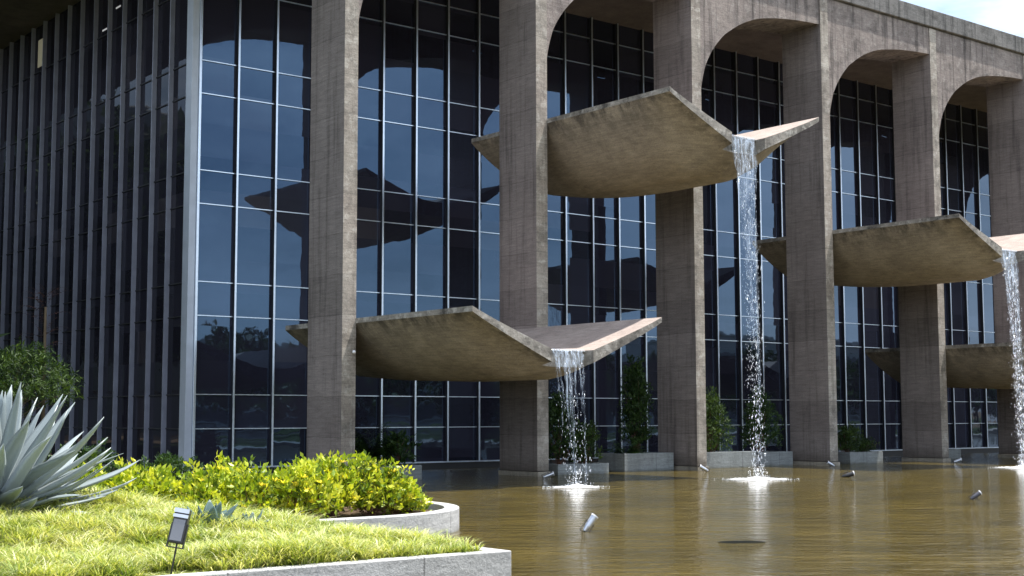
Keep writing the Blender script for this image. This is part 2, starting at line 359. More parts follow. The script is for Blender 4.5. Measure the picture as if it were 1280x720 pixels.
# ---------------------------------------------------------------- concrete scoops
YF = -5.86; YB = 4.25; NCH = .42
def scoop(bay, ztip, sag, label):
    xa = X0 + bay * S - .01; xb = X0 + (bay + 1) * S - W + .01; wd_ = xb - xa; xc = (xa + xb) / 2
    sl, sr = xc - .78 - xa, xc + .78 - xa
    xs = [sl * t / 12 for t in range(13)] + [sl + (sr - sl) * t / 4 for t in range(1, 5)] + [sr + (wd_ - sr) * t / 12 for t in range(1, 13)]
    ys = [YF, YF + NCH] + [YF + NCH + (YB - YF - NCH) * t / 18 for t in range(1, 19)]
    dz = 1.06
    def top(s):
        if s <= sl: t = s / sl
        elif s >= sr: t = (wd_ - s) / (wd_ - sr)
        else: return -dz - .04
        return -dz * (t ** .92) + .05 * math.sin(math.pi * t) * 0
    def th(s):
        t = min(s, wd_ - s) / (wd_ / 2); return .15 + .22 * min(1, t * 1.25)
    def bot(s, y):
        c = abs(s - wd_ / 2) / (wd_ / 2)
        k = (y - YF) / (YB - YF)
        a = min(1, k / .20); a = a * a * (3 - 2 * a); bk = max(0, (k - .42) / .58); prof = a * (1 - .75 * bk * bk)
        shape = max(0, 1 - c ** 2.2)
        bulge = (.30 + .22 * sag) * prof * 5.38 * c ** 1.5 * (1 - c) if 0 < c < 1 else 0
        return top(s) - th(s) - bulge - sag * prof * shape - (.05 if k > .02 else 0) * shape
    nxs, nys = len(xs), len(ys)
    T = lambda i, j: j * nxs + i
    B = lambda i, j: nxs * nys + j * nxs + i
    v = [(xa + xs[i], ys[j], ztip + top(xs[i])) for j in range(nys) for i in range(nxs)] + [(xa + xs[i], ys[j], ztip + bot(xs[i], ys[j])) for j in range(nys) for i in range(nxs)]
    # the channel floor sits low between two little steps
    def cell(i, j): return 0 <= i < nxs - 1 and 0 <= j < nys - 1 and not (j == 0 and 12 <= i < 16)
    f = []; mi = []
    for j in range(nys - 1):
        for i in range(nxs - 1):
            if not cell(i, j): continue
            f.append((T(i, j), T(i + 1, j), T(i + 1, j + 1), T(i, j + 1))); mi.append(1)
            f.append((B(i, j), B(i, j + 1), B(i + 1, j + 1), B(i + 1, j))); mi.append(0)
            for (di, dj, a, b) in ((-1, 0, (i, j + 1), (i, j)), (1, 0, (i + 1, j), (i + 1, j + 1)), (0, -1, (i, j), (i + 1, j)), (0, 1, (i + 1, j + 1), (i, j + 1))):
                if not cell(i + di, j + dj): f.append((T(*a), B(*a), B(*b), T(*b))); mi.append(2)
    mb = MB(); mb.v = v; mb.f = f
    o = bpart('water_scoop', mb, M_SCOOP, label)
    me = o.data; ra = me.attributes.new('rim', 'FLOAT', 'POINT')
    ra.data.foreach_set('value', [min(1, math.exp(-min(ys[j] - YF, (xs[i]) * 1.0, (wd_ - xs[i])) / .38)) for _ in (0, 1) for j in range(nys) for i in range(nxs)])
    me.materials.append(M_SCOOPIN); me.materials.append(M_EDGE)
    for p, q in zip(me.polygons, mi): p.material_index = q; p.use_smooth = q != 2
    me.set_sharp_from_angle(angle=R(32))
    # wet dark lining of the notch
    lip = MB().box(xa + sl, xa + sr, YF + NCH - .06, YF + NCH + .25, ztip - dz - .035, ztip - dz + .0)
    bpart('spout_lip', lip, M_PLINTH, parent=o)
    return xc, ztip - dz
falls = []
falls.append((*scoop(0, 4.74, .24, 'lowest and nearest scoop, between the first two columns'), 0))
falls.append((*scoop(1, 11.82, .62, 'topmost scoop, pouring the tallest thin waterfall'), 1))
falls.append((*scoop(3, 9.27, .44, 'scoop of middle height near the right edge'), 3))
scoop(4, 4.85, .24, 'low scoop at the right edge, seen past the fifth column')

# ---------------------------------------------------------------- waterfalls
OCT = np.array([(1, 0, 0), (0, 1, 0), (-1, 0, 0), (0, -1, 0), (0, 0, 1), (0, 0, -1)], float)
OF = np.array([(0, 1, 4), (1, 2, 4), (2, 3, 4), (3, 0, 4), (1, 0, 5), (2, 1, 5), (3, 2, 5), (0, 3, 5)])
def blobs(P, Rr):  # P (n,3), Rr (n,3)
    v = (OCT[None] * Rr[:, None, :] + P[:, None, :]).reshape(-1, 3); f = (OF[None] + 6 * np.arange(len(P))[:, None, None]).reshape(-1, 3); return v, f
def waterfall(xc, zl, bay, label, strands, ndrop, foam_r, sheet_len):
    h = zl - WZ; y0 = YF + NCH - .12
    w = thing('waterfall', (xc, y0, WZ), label, 'waterfall', 'waterfalls pouring from the scoops')
    # ribbons: continuous near the lip, tearing lower down
    v = []; f = []
    for (x0, x1, wd0, length) in strands:
        n = 40; length = min(length * 1.45, h * .97); b = len(v); ph = random.random() * 9
        for k in range(n + 1):
            t = k / n; z = h - t * length; ff = math.sqrt(max(0, (h - z) / h))
            x = x0 + (x1 - x0) * ff + .02 * math.sin(ph + z * 5) + .012 * math.sin(ph * 3 + z * 17); y = -.42 * ff - .02
            ww = wd0 * (1 - .7 * t) * (.75 + .35 * math.sin(z * 9 + ph) ** 2)
            v += [(x - ww / 2, y, z), (x, y - .035, z), (x + ww / 2, y, z)]
        for k in range(n): a = b + 3 * k; f += [(a, a + 1, a + 4, a + 3), (a + 1, a + 2, a + 5, a + 4)]
    nxs_ = 14; nz_ = 20; b = len(v)
    for k in range(nz_ + 1):
        t = k / nz_; z = h - t * sheet_len; ff = math.sqrt(max(0, t * sheet_len / h)); hw = .66 * (1 - .55 * ff * 1.4)
        for i in range(nxs_ + 1): u = i / nxs_ * 2 - 1; v.append((u * hw + .03 * math.sin(i * 2.1 + k * .5), -.42 * ff - .03 + .035 * math.sin(i * 1.9 + .3 * k), z))
    for k in range(nz_):
        for i in range(nxs_): a = b + k * (nxs_ + 1) + i; f.append((a, a + 1, a + nxs_ + 2, a + nxs_ + 1))
    for i in range(nxs_): pass
    # water rolling over the lip
    b2 = len(v)
    for (yy, zz) in ((.30, .035), (.08, .03), (-.02, .01), (-.035, -.05)):
        for i in range(nxs_ + 1): v.append(((i / nxs_ * 2 - 1) * .70, yy, h + zz + .006 * math.sin(i * 2.7)))
    for k in range(3):
        for i in range(nxs_): a = b2 + k * (nxs_ + 1) + i; f.append((a, a + 1, a + nxs_ + 2, a + nxs_ + 1))
    link('falling_sheet', mesh('falling_sheet', v, f, M_SHEET, True), w)
    # drops strung along the strands
    P = []; Q = []
    main = strands
    for _ in range(ndrop):
        s = random.choice(main); ff2 = random.random() ** .8
        z = h * (1 - ff2)
        if z > h - .25 * sheet_len * random.random(): continue
        ff = math.sqrt(ff2); sp = (.02 + .075 * ff)
        # clumps: drops come in bursts
        if math.sin(z * 7 + s[0] * 40) + math.sin(z * 17.3 + s[0] * 90) < random.uniform(-1.2, 1.6): continue
        x = s[0] + (s[1] - s[0]) * ff + random.gauss(0, sp); y = -.42 * ff - .03 + random.gauss(0, sp)
        r = random.uniform(.003, .0095) * (1.8 if random.random() < .10 else 1)
        P.append((x, y, z)); Q.append((r, r, r * random.uniform(1.6, 5.5)))
    vv, fc = blobs(np.array(P), np.array(Q)); link('drops', mesh('drops', vv, fc, M_DROP, True), w)
    # foam patch where it lands
    P = []; Q = []
    for _ in range(1500):
        a = random.random() * 6.283; rr = foam_r * abs(random.gauss(0, .48)); r = random.uniform(.015, .05) * max(.3, 1 - rr / foam_r)
        if rr > foam_r * 1.25: continue
        P.append((rr * math.cos(a) + .0, rr * math.sin(a) * .85 - .42, .004)); Q.append((r * 1.8, r * 1.8, r * random.uniform(.35, 1.3) * (1.6 if rr < .25 * foam_r else .7)))
    for _ in range(150):
        a = random.random() * 6.283; rr = random.random() * .35; z = random.random() ** 2 * .45
        P.append((rr * math.cos(a), rr * math.sin(a) - .42, z)); r = random.uniform(.007, .018); Q.append((r, r, r))
    vv, fc = blobs(np.array(P), np.array(Q)); fo = link('foam', mesh('foam', vv, fc, M_FOAM, True), w)
    n = 48; v = [(0, -.42, .012)]
    for ring in (.55, 1):
        for i in range(n):
            a = 2 * math.pi * i / n; q = foam_r * ring * (.72 + .2 * random.random()); v.append((q * math.cos(a), q * math.sin(a) * .85 - .42, .010 if ring < 1 else .002))
    f = [(0, 1 + i, 1 + (i + 1) % n) for i in range(n)] + [(1 + i, 1 + n + i, 1 + n + (i + 1) % n, 1 + (i + 1) % n) for i in range(n)]
    link('foam_patch', mesh('foam_patch', v, f, M_FOAM, True), w)
waterfall(*falls[0], 'short waterfall of loose strands from the lowest scoop', [(-.55, -.36, .09, 1.5), (-.42, -.28, .10, 1.2), (-.22, -.16, .14, 1.9), (-.08, -.04, .16, 3.2), (.0, .0, .18, 1.6), (.2, .12, .14, 1.3), (.42, .30, .12, 1.2), (.55, .34, .08, 3.0)], 750, .85, .5)
waterfall(*falls[1], 'tallest waterfall, a sparkling column from the topmost scoop', [(-.50, -.12, .16, 2.6), (-.25, -.10, .40, 3.2), (.0, -.02, .30, 4.6), (.18, .08, .34, 2.8), (.40, .15, .16, 9.5), (.50, .17, .12, 6)], 3600, 1.2, 1.8)
waterfall(*falls[2], 'sparkling waterfall at the right edge of the picture', [(-.50, -.2, .2, 2.8), (-.25, -.12, .40, 3.2), (.0, -.02, .4, 4.6), (.2, .1, .34, 3.8), (.40, .2, .3, 5)], 5500, 1.3, 2.0)

# ---------------------------------------------------------------- garden beds
GZ = .20
kb = MB()
kb.box(-14, 10.15, -22.42, -22.20, -.5, GZ + .02); kb.box(9.93, 10.15, -22.199, -16.8, -.5, GZ + .02)
o = link('planter_wall', kb.me('planter_wall', M_KERB)); tag(o, 'long low rectangular concrete kerb holding the grass bed in the foreground', 'planter wall'); bevel(o, .012)
def sm(t): t = np.clip(t, 0, 1); return t * t * (3 - 2 * t)
def bedz(x, y): return .12 + .42 * sm((np.asarray(y) + 21.3) / 5.5) * sm((10.2 - np.asarray(x)) / 3.2)
gx, gy = np.meshgrid(np.linspace(-14, 9.92, 60), np.linspace(-22.19, -11.6, 34)); gv = np.stack([gx, gy, bedz(gx, gy)], 2).reshape(-1, 3)
gf = np.array([(j * 60 + i, j * 60 + i + 1, (j + 1) * 60 + i + 1, (j + 1) * 60 + i) for j in range(33) for i in range(59)])
struct('grass_bed_soil', mesh('grass_bed_soil', gv, gf, M_SOIL, True))
# rounded planter: capsule-ended wall
cx, cy, ro, ri = 11.98, -13.90, 2.95, 2.69
outer = [(cx + ro * math.sin(t), cy - ro * math.cos(t)) for t in np.linspace(0, math.pi, 41)]
inner = [(cx + ri * math.sin(t), cy - ri * math.cos(t)) for t in np.linspace(0, math.pi, 41)]
outer = [(6.0, cy - ro)] + outer + [(6.0, cy + ro)]; inner = [(6.0, cy - ri)] + inner + [(6.0, cy + ri)]
v = []; f = []; n = len(outer)
for (a, b) in zip(outer, inner): v += [(a[0], a[1], -.5), (a[0], a[1], GZ + .02), (b[0], b[1], GZ + .02), (b[0], b[1], -.5)]
for i in range(n - 1):
    a = 4 * i; b = a + 4
    for k in range(4): f.append((a + k, b + k, b + (k + 1) % 4, a + (k + 1) % 4))
f += [(0, 1, 2, 3), (4 * n - 4, 4 * n - 1, 4 * n - 2, 4 * n - 3)]
o = link('planter_wall', mesh('planter_wall', v, f, M_KERB)); tag(o, 'round-ended concrete planter wall holding the flowering shrubs', 'planter wall'); o.data.polygons.foreach_set('use_smooth', [True] * len(o.data.polygons)); o.data.set_sharp_from_angle(angle=R(35)); bevel(o, .012)
mb = MB().prism([(x, y) for x, y in inner], -.5, .10); struct('shrub_bed_soil', mb.me('shrub_bed_soil', M_SOIL))

def hnoise(x, y):
    return (np.sin(x * 1.7 + 1.3 * np.sin(y * 1.1)) + np.sin(y * 2.3 + 1.7 * np.sin(x * .9 + 2)) + .6 * np.sin(x * 4.1 + y * 3.3)) / 2.6
def grass(n, bounds, hmean, zbase, label):
    x = np.random.uniform(bounds[0], bounds[1], n); y = np.random.uniform(bounds[2], bounds[3], n)
    # tufts: pull blades to tuft centres
    tx = np.round(x / .13 + .35 * np.sin(y * 9)) * .13; ty = np.round(y / .13 + .35 * np.sin(x * 9)) * .13
    x = x * .5 + tx * .5; y = y * .5 + ty * .5
    ang = np.random.uniform(0, 2 * np.pi, n); tuft = np.sin(tx * 91.7 + ty * 57.3) * 2.3
    ang = np.where(np.random.rand(n) < .45, tuft * 1.4 + np.random.normal(0, .7, n), ang)
    hn = hnoise(x, y); hgt = hmean * (1 + .34 * hn + .30 * np.sin(x * 9.1 + 2 * np.sin(y * 6)) * np.sin(y * 8.3 + 1.5 * np.sin(x * 5)) + .22 * np.sin(tx * 37.1 + ty * 23.9)) * np.random.uniform(.55, 1.25, n); lean = np.random.uniform(.2, 1.0, n) * hgt * 1.25
    hgt = np.where((x - 6.1) ** 2 + (y + 22.1) ** 2 < .16, hgt * .35, hgt)
    zbase = bedz(x, y)
    wdt = np.random.uniform(.0035, .0085, n); dx, dy = np.cos(ang), np.sin(ang); px, py = -dy, dx
    V = np.zeros((n, 7, 3)); z0 = zbase
    for k, (t, wf) in enumerate(((0, 1), (.4, .95), (.75, .65))):
        cx_ = x + dx * lean * t ** 2; cy_ = y + dy * lean * t ** 2; cz = z0 + hgt * (t - .32 * t ** 3)
        V[:, 2 * k] = np.stack([cx_ - px * wdt * wf, cy_ - py * wdt * wf, cz], 1); V[:, 2 * k + 1] = np.stack([cx_ + px * wdt * wf, cy_ + py * wdt * wf, cz], 1)
    V[:, 6] = np.stack([x + dx * lean, y + dy * lean, z0 + hgt * .68], 1)
    F = np.array([(0, 1, 3), (0, 3, 2), (2, 3, 5), (2, 5, 4), (4, 5, 6)]); F = (F[None] + 7 * np.arange(n)[:, None, None]).reshape(-1, 3)
    col = np.clip(.52 + .16 * hnoise(x * 1.9 + 4, y * 1.9) + np.random.normal(0, .27, n) - .45 * sm((np.sin(x * 2.9 + 1.7 * np.sin(y * 2.2)) * np.sin(y * 3.7 + 1.1 * np.sin(x * 1.9)) - .62) / .2), 0, 1)
    vv = np.repeat(col, 7).reshape(n, 7).copy(); vv[:, 4:] += .08
    return mesh('grass', V.reshape(-1, 3), F, M_GRASS, False, np.clip(vv, 0, 1).ravel())
o = link('grass', grass(190000, (3.3, 9.95, -22.17, -16.7), .28, .12, '')); tag(o, 'long yellow green grass filling the foreground bed', 'grass', None, 'stuff')
o = link('grass', grass(30000, (5.5, 10.6, -16.7, -13.6), .28, .12, '')); tag(o, 'yellow green grass running back under the shrubs and agave', 'grass', None, 'stuff')

# ---------------------------------------------------------------- foliage builders
def leaves(centers, normals_bias, size, aspect, vals, curl=.25):
    """leaf = 2 folded quads, elongated; random orientation"""
    n = len(centers); P = np.asarray(centers)
    d = np.random.normal(size=(n, 3)) * .75 + np.asarray(normals_bias); d /= np.linalg.norm(d, axis=1)[:, None]
    r = np.random.normal(size=(n, 3)); s = np.cross(d, r); s /= np.linalg.norm(s, axis=1)[:, None]; u = np.cross(s, d)
    L_ = size * np.random.uniform(.6, 1.25, n)[:, None]; w = L_ * aspect
    a = P; b = P + d * L_ * .5 + s * w * .5 + u * L_ * curl * .15; c = P + d * L_ - u * L_ * curl * .3; e = P + d * L_ * .5 - s * w * .5 + u * L_ * curl * .15; m_ = P + d * L_ * .52 - u * L_ * .02
    V = np.stack([a, b, c, e, m_], 1).reshape(-1, 3)
    F = np.array([(0, 1, 4), (1, 2, 4), (2, 3, 4), (3, 0, 4)]); F = (F[None] + 5 * np.arange(n)[:, None, None]).reshape(-1, 3)
    return V, F, np.repeat(vals, 5)
def bush_mesh(rx, ry, h, nb, per, size, aspect, m, seed=0, spr=.03, zlow=.12, up=.55):
    rs = np.random.get_state(); np.random.seed(seed)
    # branch tips spread over an uneven dome, a whorl of leaves at each
    th = np.random.uniform(0, 2 * np.pi, nb); q = np.random.uniform(0, 1, nb) ** .6; zz = np.random.uniform(zlow, 1, nb)
    lob = 1 + .20 * np.sin(3 * th + seed) + .12 * np.sin(5 * th + 2 * seed + 4 * zz)
    rad = np.sqrt(np.clip(1 - (zz - .35) ** 2 / .52, .05, 1)) * q * lob
    hh = h * (1 + .16 * np.sin(2.2 * th + seed * 1.7) * q)
    tips = np.stack([rx * rad * np.cos(th), ry * rad * np.sin(th), zz * hh + np.minimum(np.random.exponential(spr, nb), .2)], 1)
    P = np.repeat(tips, per, 0) + np.random.normal(0, size * .35, (nb * per, 3)); out = tips / np.maximum(np.linalg.norm(tips, axis=1), .05)[:, None]
    bias = np.repeat(out * .5 + np.array([0, 0, up]), per, 0)
    vals = np.clip(np.repeat(np.random.uniform(.1, .95, nb), per) + np.random.normal(0, .13, nb * per), 0, 1)
    V, F, A = leaves(P, bias, size, aspect, vals); np.random.set_state(rs)
    return mesh('leaves', V, F, m, False, A), tips
def stems_mesh(tips, base=(0, 0, 0), m=None, r=.006, k=60):
    mb = MB()
    for t in random.sample(list(tips), min(k, len(tips))):
        p0 = Vector(base) + Vector((random.gauss(0, .05), random.gauss(0, .05), 0)); p2 = Vector(t); p1 = p0.lerp(p2, .55) + Vector((0, 0, .08 * p2.z)); mb.tube(p0, p1, r, r * .8, 5, False); mb.tube(p1, p2, r * .8, r * .4, 5, False)
    return mb.me('stems', m or M_TWIG)
def flower_mesh(tips, n, size, m, pick):
    P = []; 
    cand = [t for t in tips if pick(t)]
    for t in random.sample(cand, min(n, len(cand))):
        for k in range(6): P.append((np.array(t) + (0, 0, .03), k))
    if not P: return None
    out = []
    for q0 in range(0, len(P), 6):
      V = []; F = []
      for c, k in P[q0:q0 + 6]:
        a = k * math.pi / 3; d = np.array([math.cos(a), math.sin(a) * .6 - .25, .35 + .4 * math.sin(a)]); s = np.array([-math.sin(a), math.cos(a), 0]); b = len(V)
        V += [c, c + d * size * .55 + s * size * .3, c + d * size, c + d * size * .55 - s * size * .3]; F.append((b, b + 1, b + 2, b + 3))
      out.append(mesh('petals', V, F, m, False, np.random.rand(len(V))))
    return out
# flowering shrubs along the round-ended planter
sh = [(8.05, -14.5, .62, .88, 'leftmost'), (8.85, -14.9, .62, .86, 'a'), (9.75, -15.2, .66, .80, 'b'), (10.55, -15.25, .66, .86, 'c'), (11.35, -15.3, .68, .95, 'd'), (12.15, -15.0, .70, 1.02, 'e'), (12.95, -15.0, .75, 1.0, 'f'), (13.45, -14.9, .60, .58, 'g'), (13.95, -14.6, .36, .30, 'h'),
      (9.3, -13.7, .7, .9, 'i'), (10.9, -13.8, .8, .9, 'j'), (12.5, -13.7, .75, .9, 'k')]
LAB = ['leafy yellow green shrub at the left end of the hedge, beside the agave tips', 'second shrub from the left, standing before the metal fins', 'third shrub from the left, just left of the corner post', 'shrub below the corner post of the glass',
       'shrub with yellow flowers behind the small lamp and small agave', 'tall shrub with yellow flowers in the middle of the hedge', 'tallest bright shrub in front of the first column', 'lower rounded shrub sloping down near the right end of the planter', 'smallest shrub, last at the right end of the round planter',
       'rear row shrub at the left, half hidden by the hedge', 'rear row shrub in the middle, half hidden by the hedge', 'rear row shrub behind the tallest one by the first column']
for i, (x, y, r_, h_, _) in enumerate(sh):
    t = thing('flowering_shrub', (x, y, .10), LAB[i], 'shrub', 'flowering shrubs in the round-ended planter')
    me_, tips = bush_mesh(r_, r_ * .85, h_ * .80, int(185 * r_ / .6), 9, .112, .48, M_SHRUB, 11 + i, .075)
    link('leaves', me_, t); link('stems', stems_mesh(tips, m=M_TWIG), t)
    if i in (2, 3, 4, 5, 6, 7):
        fm = flower_mesh(tips, 10 if i in (4, 5) else 6, .085, M_FLOWER, lambda q, h_=h_: q[1] < -.1 and q[2] > h_ * .25)
        for fq in fm or []: link('flower', fq, t)
    if i == 7:
        fm = flower_mesh(tips, 5, .05, M_PINK, lambda q: q[1] < -.2 and q[2] < .3)
        for fq in fm or []: link('flower', fq, t)

# ---------------------------------------------------------------- agaves
def agave_leaf(L_, w, az_, el_, bend, twist, v, f, a):
    n = 10; b = len(v); d = np.array([math.cos(az_), math.sin(az_)]); sx = np.array([-d[1], d[0]])
    r = .06; z = .02; e = el_; sh_ = random.uniform(.2, .9)
    pts = []
    s2 = random.uniform(-.9, .5)
    for k in range(n + 1):
        t = k / n; pts.append((r, z, e)); r += math.cos(e) * L_ / n; z += math.sin(e) * L_ / n; e += (bend * (0.4 + 1.3 * t) + s2 * math.sin(6.28 * t) * (1 if el_ < 1.2 else .3)) / n
    for k, (r_, z_, e_) in enumerate(pts):
        t = k / n; ww = w * (.62 + 1.1 * t - .2 * t * t) * (1 - t ** 2.6) * .72 + .002; fold = .34 * ww * (1 - .4 * t); th = .035 * (1 - t) + .006
        up = np.array([-math.sin(e_) * d[0], -math.sin(e_) * d[1], math.cos(e_)]); c = np.array([d[0] * r_, d[1] * r_, z_]); s3 = np.array([sx[0], sx[1], 0]) * math.cos(twist * t) + up * math.sin(twist * t)
        wav = .05 * ww * math.sin(t * 14 + az_ * 5)
        for (p, q) in ((-1, 1), (-.5, .32), (0, 0), (.5, .32), (1, 1)): v.append(c + s3 * ww * p + up * (fold * q + wav * abs(p)))
        v.append(c - up * th + s3 * ww * .45); v.append(c - up * th - s3 * ww * .45)
        a += [sh_] * 7
    m_ = 7
    for k in range(n):
        for p in range(m_):
            q = (p + 1) % m_; f.append((b + k * m_ + p, b + k * m_ + q, b + (k + 1) * m_ + q, b + (k + 1) * m_ + p))
    f.append(tuple(b + n * m_ + p for p in range(m_)))
def agave(name, loc, Lm, nl, w, label, rot, wide=1, m=None):
    t = thing(name, loc, label, 'agave', None, (0, 0, rot))
    for i in range(nl):
        k = i / (nl - 1); v = []; f = []; a = []
        az_ = i * 2.39996; el_ = R(86 - 88 * k ** .72 * wide) + random.uniform(-.05, .05); L_ = Lm * (.80 + .28 * math.sin(math.pi * min(1, k * .8 + .15))) * random.uniform(.9, 1.08)
        agave_leaf(L_, w * random.uniform(.85, 1.1), az_, el_, random.uniform(-.35, .55) * (1 if k > .25 else .35), random.uniform(-.5, .5), v, f, a)
        link('leaf', mesh('leaf', v, f, m or M_AGAVE, True, a), t)
    return t
agave('agave', (6.0, -16.45, .36), 1.86, 104, .185, 'huge blue grey agave with sword leaves at the left edge', .35)
agave('agave', (8.05, -18.85, .26), .43, 13, .12, 'small dark agave directly behind the little spotlight', .2, .6, M_AGAVE_SHADED)
agave('agave', (8.62, -18.8, .22), .33, 9, .09, 'tiny agave in the grass to the right of the small agave', 1.4, .6, M_AGAVE_SHADED)

# ---------------------------------------------------------------- left background plants
def feather(name, loc, nfr, Lf, lo, hi, m, label, cat, seed, trunk=None, leaflet=.09, k=26, asp=.2):
    st = random.getstate(); random.seed(seed)
    t = thing(name, loc, label, cat); V = []; F = []; A = []
    tb = trunk or 0
    for i in range(nfr):
        az_ = random.random() * 6.283; e = random.uniform(lo, hi); r = .03; z = tb + random.uniform(-.25, .1) * tb; d = np.array([math.cos(az_), math.sin(az_), 0]); L_ = Lf * random.uniform(.7, 1.15); c = random.random()
        s = np.array([-d[1], d[0], 0])
        for q in range(k):
            tt = q / k; e -= (1.9 / k) * tt * 1.2; r += math.cos(e) * L_ / k; z += math.sin(e) * L_ / k; p = d * r + np.array([0, 0, z]) ; ll = leaflet * (1.3 - tt) * (.6 if q < 3 else 1)
            for sg_ in (-1, 1):
                dirv = s * sg_ * .8 + d * .5 + np.array([0, 0, -.25 + random.gauss(0, .15)]); b = len(V); u = d * ll * asp
                V += [p - u * .5, p + dirv * ll * .5 + u * .6, p + dirv * ll, p + dirv * ll * .5 - u * .6]; F.append((b, b + 1, b + 2, b + 3)); A += [min(1, max(0, c + random.gauss(0, .2)))] * 4
    link('fronds', mesh('fronds', V, F, m, False, A), t)
    if trunk: link('trunk', MB().tube((0, 0, 0), (.02, 0, trunk * .5), .06, .05).tube((.02, 0, trunk * .5), (0, .01, trunk + .05), .05, .035).me('trunk', M_BARK), t)
    random.setstate(st); return t
for (lc, r_, h_, tr, nb_, lab, sd_) in [((12.45, 2.6, .12), 2.1, 1.35, 2.25, 1100, 'drooping feathery green tree behind the huge agave', 31), ((11.9, 4.6, .12), 1.8, 2.4, 1.3, 900, 'darker feathery tree at the far left edge, behind the drooping one', 32)]:
    t = thing('feathery_tree', lc, lab, 'tree')
    me_, tips = bush_mesh(r_, r_, h_, nb_, 9, .17, .17, M_FERN, sd_, .05, .02, -.35)
    link('crown', me_, t, (0, 0, tr - .2)); link('trunk', MB().tube((0, 0, -.1), (.1, 0, tr * .6), .07, .06).tube((.1, 0, tr * .6), (0, .05, tr + h_ * .4), .06, .03).me('trunk', M_BARK), t)
    link('limbs', stems_mesh([(a, b, c + tr - .2) for a, b, c in tips], (0, 0, tr * .6), M_BARK, .012, 40), t)
feather('red_dracaena', (13.9, 3.6, .12), 34, .75, .3, 1.4, M_REDLEAF, 'dark red spiky crown rising above the feathery tree', 'plant', 5, 4.75, .09, 12, .5)
for i, (x, y, r_, h_, lab) in enumerate([(10.2, -9.3, .9, 1.0, 'dark bush in shade between the agave and the side facade'), (12.2, -8.6, 1.0, .75, 'low dark bush in shade behind the flowering hedge')]):
    t = thing('dark_bush', (x, y, .12), lab, 'bush'); me_, tips = bush_mesh(r_, r_, h_, 300, 9, .10, .4, M_DARKLEAF, 50 + i); link('leaves', me_, t); link('stems', stems_mesh(tips), t)

# ---------------------------------------------------------------- planters in the portico
def planter(x0, x1, y0, y1, zt, label):
    t = thing('portico_planter', ((x0 + x1) / 2, (y0 + y1) / 2, -.3), label, 'planter', 'concrete planter boxes standing between columns and glass')
    c = t.location; f = MB(); e = .08
    f.box(x0, x1, y0, y0 + e, -.5, zt).box(x0, x1, y1 - e, y1, -.5, zt).box(x0, x0 + e, y0 + e + .001, y1 - e - .001, -.5, zt).box(x1 - e, x1, y0 + e + .001, y1 - e - .001, -.5, zt)
    o = link('box', f.me('box', M_PLANTER, c), t); bevel(o, .01)
    link('soil', MB().box(x0 + e, x1 - e, y0 + e, y1 - e, -.4, zt - .06).me('soil', M_SOIL, c), t)
planter(22.6, 24.75, .5, 1.7, .30, 'planter box under the fan palm, beside the first column')
planter(30.1, 32.4, .25, 1.5, .20, 'low pale planter box behind the short waterfall')
planter(33.75, 36.2, .9, 2.3, .48, 'tall planter box left of the third column')
planter(38.0, 40.9, 1.1, 2.4, .45, 'planter box with hanging fern, right of the third column')
planter(41.4, 43.3, 1.3, 2.6, .40, 'planter box in shade behind the tallest waterfall')
planter(46.4, 48.6, .9, 2.3, .32, 'planter box of low green plants right of the fourth column')
planter(53.4, 55.6, 1.8, 3.0, .30, 'planter box under the tall plant right of the fifth column')
def bush(name, loc, rx, ry, h, nb, per, size, asp, m, label, cat, seed):
    t = thing(name, loc, label, cat); me_, tips = bush_mesh(rx, ry, h, nb, per, size, asp, m, seed); link('leaves', me_, t); link('stems', stems_mesh(tips, r=.01, k=25), t)
feather('fan_palm', (23.3, 1.1, .25), 42, 1.15, .5, 1.5, M_DARKLEAF, 'dark palm with arching fronds right of the first column', 'palm', 11, .35, .26, 16, .3)
bush('broadleaf_plant', (24.3, 1.2, .2), .45, .45, .9, 60, 7, .26, .35, M_DARKLEAF, 'dark broad leaved plant beside the fan palm', 'plant', 61)
bush('leafy_bush', (30.8, 1.0, .1), .85, .6, 2.3, 380, 9, .13, .4, M_DARKLEAF, 'tall leafy green bush behind the short waterfall', 'bush', 62)
bush('leafy_bush', (32.0, 1.0, .1), .65, .6, 1.25, 200, 9, .12, .4, M_FERN, 'low green bush at the right end of the low pale planter', 'bush', 63)
feather('fan_palm', (34.4, 1.6, .4), 38, .95, .3, 1.2, M_DARKLEAF, 'spreading small palm in the tall planter box', 'palm', 12, None, .2, 14, .3)
bush('climbing_plant', (36.35, 3.0, .4), .62, .5, 3.3, 520, 9, .14, .4, M_DARKLEAF, 'tall dark climbing plant against the left side of the third column', 'plant', 64)
bush('hanging_fern', (38.9, 1.6, .2), .95, .6, 2.3, 560, 9, .12, .3, M_FERN, 'bushy hanging fern right of the third column', 'fern', 65)
bush('leafy_bush', (42.1, 1.9, .3), 1.0, .6, 2.3, 420, 9, .13, .4, M_DARKLEAF, 'dark bush behind the tallest waterfall, left of the fourth column', 'bush', 66)
bush('low_fern', (47.0, 1.5, .2), .75, .5, 1.05, 240, 9, .13, .3, M_FERN, 'bright green fern heap right of the fourth column', 'fern', 67)
bush('low_fern', (48.1, 1.5, .2), .5, .5, .55, 140, 9, .11, .3, M_FERN, 'lowest green fern at the right end of its planter', 'fern', 68)
bush('climbing_plant', (54.3, 2.4, .2), .6, .5, 3.5, 330, 9, .15, .4, M_DARKLEAF, 'tall dark plant under the low right scoop', 'plant', 69)

